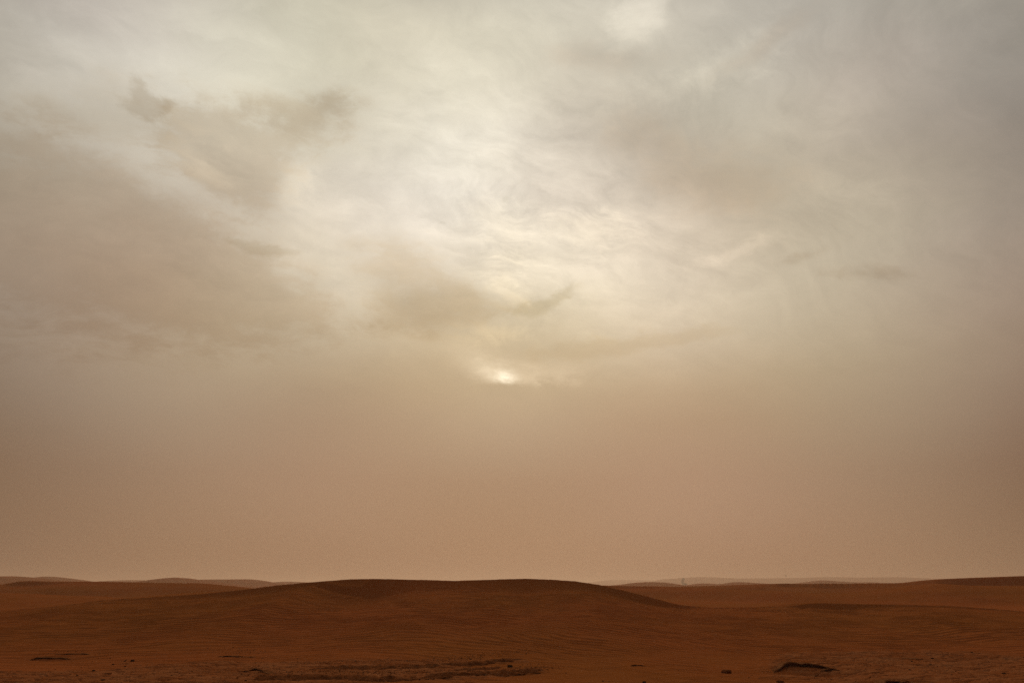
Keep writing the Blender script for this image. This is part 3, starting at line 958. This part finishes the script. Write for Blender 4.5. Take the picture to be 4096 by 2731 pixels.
GS = "loose stones and lumps on the sand"
for name, lab, cat, U, V, w, hr, mt in (
    ("stone", "black stone resting between the centre clay ridges", "stone", 2040, 2667, 20, .55, M_STONE),
    ("stone", "small flat black stone left of the black stone among clay ridges", "stone", 1902, 2675, 11, .4, M_STONE),
    ("stone", "tilted black stone, darkest in the left foreground", "stone", 530, 2644, 13, .6, M_STONE),
    ("stone", "round black pebble below the tilted left stone", "stone", 374, 2682, 9, .6, M_STONE),
    ("stone", "black stone near the bottom edge at left", "stone", 412, 2720, 13, .55, M_STONE),
    ("stone", "tiny dark stone beside the tilted black stone", "stone", 499, 2644, 7, .5, M_STONE),
    ("stone", "tiny dark stone right below the tilted black stone", "stone", 500, 2664, 7, .5, M_STONE),
    ("stone", "tiny dark pebble left of the tilted black stone", "stone", 452, 2658, 7, .5, M_STONE),
    ("stone", "small dark stone on the left crust by the bottom", "stone", 309, 2702, 8, .45, M_STONE),
    ("clay_lump", "flattened crust lump on the left crusted flat", "clay lump", 431, 2695, 24, .3, M_CLOD),
    ("clay_lump", "lone dark clay lump half buried right of centre", "clay lump", 2906, 2690, 36, .5, M_CLOD),
    ("stone", "dark stone at the bottom edge right of centre", "stone", 2577, 2729, 13, .6, M_STONE),
    ("stone", "small dark stone at bottom centre right of the ripples", "stone", 2412, 2724, 8, .5, M_STONE),
    ("clay_lump", "wide dark lump near the bottom below the largest ledge", "clay lump", 3120, 2727, 24, .4, M_CLOD),
    ("clay_lump", "rounded lump at the left foot of the largest ledge", "clay lump", 3106, 2685, 14, .75, M_CLOD),
    ("stone", "dark stone on the upper right crusted flat", "stone", 3729, 2633, 9, .6, M_STONE),
    ("stone", "small dark stone left of the upper right flat's stone", "stone", 3648, 2645, 7, .5, M_STONE),
    ("stone", "flat dark stone below the upper right flat's stone", "stone", 3721, 2656, 10, .35, M_STONE),
    ("stone", "dark stone near the right edge of the crusted flat", "stone", 4016, 2694, 11, .5, M_STONE),
    ("stone", "small stone high on the right flat near the pale streak", "stone", 3888, 2610, 7, .5, M_STONE),
    ("stone", "little stone right of the curved crust lip", "stone", 3639, 2679, 7, .5, M_STONE),
    ("stone", "small dark stone on the left end of the centre crust", "stone", 983, 2722, 9, .6, M_STONE),
):
    lump(name, lab, cat, U, V, w, hr, mt, GS, U)

# uncountable crumbs of crust, heaped on the crusted places
pv, pf = [], []
octa = np.array([(1, 0, 0), (0, 1, 0), (-1, 0, 0), (0, -1, 0), (0, 0, 1), (0, 0, -.4)], float)
of = [(0, 1, 4), (1, 2, 4), (2, 3, 4), (3, 0, 4), (1, 0, 5), (2, 1, 5), (3, 2, 5), (0, 3, 5)]
cand = []
for (U, V, sx, sy, wt) in CRUST_BLOBS:
    cx, cy = ground_xy(U, V)
    k = int(200 * wt * sx * sy ** .5)
    cand.append(np.stack([cx + rng.normal(0, sx * .7, k), cy + rng.normal(0, sy * .75, k)], -1))
for (line, k) in (([(1180, 2668), (1600, 2660), (1850, 2648), (2120, 2628)], 1500), ([(960, 2706), (1280, 2700), (1520, 2708), (1760, 2692), (2060, 2678), (2190, 2672)], 2000),
                  ([(3120, 2690), (3200, 2685), (3260, 2690)], 160), ([(180, 2628), (330, 2624), (520, 2650)], 160), ([(860, 2624), (1060, 2630)], 160)):
    lw = np.array([ground_xy(u, v) for u, v in line])
    t = rng.uniform(0, len(lw) - 1, k)
    x_ = np.interp(t, range(len(lw)), lw[:, 0])
    y_ = np.interp(t, range(len(lw)), lw[:, 1])
    cand.append(np.stack([x_ + rng.normal(0, .1, k), y_ + rng.normal(0, .13, k)], -1))
cand = np.concatenate(cand)
cz, _, cc = terrain(cand[:, 0], cand[:, 1])
size = np.clip(rng.lognormal(-5.5, .45, len(cand)), .002, .012)
for (x_, y_), z_, s_ in zip(cand, cz, size):
    if y_ < 6.5:
        continue
    b0 = len(pv)
    sc = s_ * rng.uniform(.6, 1.4, 3) * np.array([1, 1, .75])
    an = rng.uniform(0, 6.28)
    o6 = octa * (1 + rng.uniform(-.3, .3, (6, 1))) * sc
    pv += [(x_ + a * math.cos(an) - b * math.sin(an), y_ + a * math.sin(an) + b * math.cos(an), z_ + c + s_ * .15) for a, b, c in o6]
    pf += [tuple(b0 + i for i in f) for f in of]
crumbs = obj("gravel", pv, pf, M_CRUST, None, False)
crumbs["kind"] = "stuff"
crumbs["label"] = "loose crumbs of dry clay crust strewn over the foreground"


# ------------------------------------------------------------------ far trees in the dust
def tube(verts, faces, a, b, ra, rb, n=7):
    a, b = Vector(a), Vector(b)
    dd = (b - a).normalized()
    s_ = dd.orthogonal().normalized()
    t_ = dd.cross(s_)
    b0 = len(verts)
    for c, r_ in ((a, ra), (b, rb)):
        for i in range(n):
            ang = 2 * math.pi * i / n
            verts.append(tuple(c + (s_ * math.cos(ang) + t_ * math.sin(ang)) * r_))
    for i in range(n):
        j = (i + 1) % n
        faces.append((b0 + i, b0 + j, b0 + n + j, b0 + n + i))


def tree(label, U, V, Y, h, limbs, clumps, leaf, count, seed):
    R_ = random.Random(seed)
    x_, y_, z_ = at_dist(U, V, Y)
    zg = float(height_at(x_, y_)[0])
    root = bpy.data.objects.new("tree", None)
    root.location = (x_, y_, zg)
    COL.objects.link(root)
    tag(root, label, "tree", "far trees in the dust")
    v, f = [], []
    for (a, b, ra, rb) in limbs:
        tube(v, f, [c * h for c in a], [c * h for c in b], ra * h, rb * h)
    obj("trunk", v, f, M_BARK, root)
    v, f = [], []
    for (cx, cy, cz_, sx, sy, sz, wt) in clumps:
        for _ in range(int(count * wt)):
            while True:
                p = Vector((R_.uniform(-1, 1), R_.uniform(-1, 1), R_.uniform(-1, 1)))
                if p.length < 1:
                    break
            c = Vector(((cx + p.x * sx) * h, (cy + p.y * sy) * h, (cz_ + p.z * sz) * h))
            u = Vector((R_.uniform(-1, 1), R_.uniform(-1, 1), R_.uniform(-1, 1))).normalized()
            w = u.orthogonal().normalized()
            l = leaf * h * R_.uniform(.6, 1.4)
            b0 = len(v)
            v += [tuple(c - u * l), tuple(c + w * l * .45), tuple(c + u * l), tuple(c - w * l * .45)]
            f.append((b0, b0 + 1, b0 + 2, b0 + 3))
    obj("crown", v, f, M_LEAF, root, False)
    return root


tree("hazy leaning desert tree before the pale far ridge", 2736, 2334, 720, 7.6,
     [((0, 0, -.12), (-.04, 0, .25), .045, .035), ((-.04, 0, .25), (-.12, 0, .55), .035, .025), ((-.12, 0, .55), (.02, 0, .88), .022, .01), ((-.04, 0, .25), (.2, .05, .4), .02, .01), ((-.12, 0, .5), (-.2, -.05, .75), .015, .008)],
     [(-.16, 0, .55, .17, .17, .28, 1.1), (-.02, 0, .86, .17, .16, .16, .8), (.10, 0, .22, .30, .25, .17, 1.1), (-.08, 0, .3, .2, .18, .2, .8)], .05, 700, 3)
tree("tiny solitary tree standing up on the far ridge line", 3144, 2311, 1124, 4.5,
     [((0, 0, -.2), (.02, 0, .45), .04, .03), ((.02, 0, .45), (-.12, 0, .75), .02, .01), ((.02, 0, .45), (.16, .05, .8), .02, .01)],
     [(-.05, 0, .78, .30, .28, .2, 1.0), (.12, 0, .7, .22, .2, .16, .6)], .07, 500, 5)

# ------------------------------------------------------------------ the dusty air
ztop = float(max(GZ.max(), EYE)) + 1.5
zbot = float(GZ.min()) - 1.0
S = 6000.0
hv = [(sx * S, sy * S, zz) for zz in (zbot, ztop) for sx, sy in ((-1, -1), (1, -1), (1, 1), (-1, 1))]
hf = [(0, 3, 2, 1), (4, 5, 6, 7), (0, 1, 5, 4), (1, 2, 6, 5), (2, 3, 7, 6), (3, 0, 4, 7)]
hm = bpy.data.materials.new("dusty_air")
hm.use_nodes = True
hm.node_tree.nodes.clear()
vo = hm.node_tree.nodes.new("ShaderNodeVolumePrincipled")
vo.inputs["Color"].default_value = (1.0, 0.78, 0.585, 1)
vo.inputs["Density"].default_value = 0.00105
vo.inputs["Anisotropy"].default_value = 0.43
ho_ = hm.node_tree.nodes.new("ShaderNodeOutputMaterial")
hm.node_tree.links.new(vo.outputs[0], ho_.inputs["Volume"])
hz = obj("haze", hv, hf, hm, None, False)
hz["kind"] = "stuff"
hz["label"] = "pale brown dust haze hanging over the whole desert"
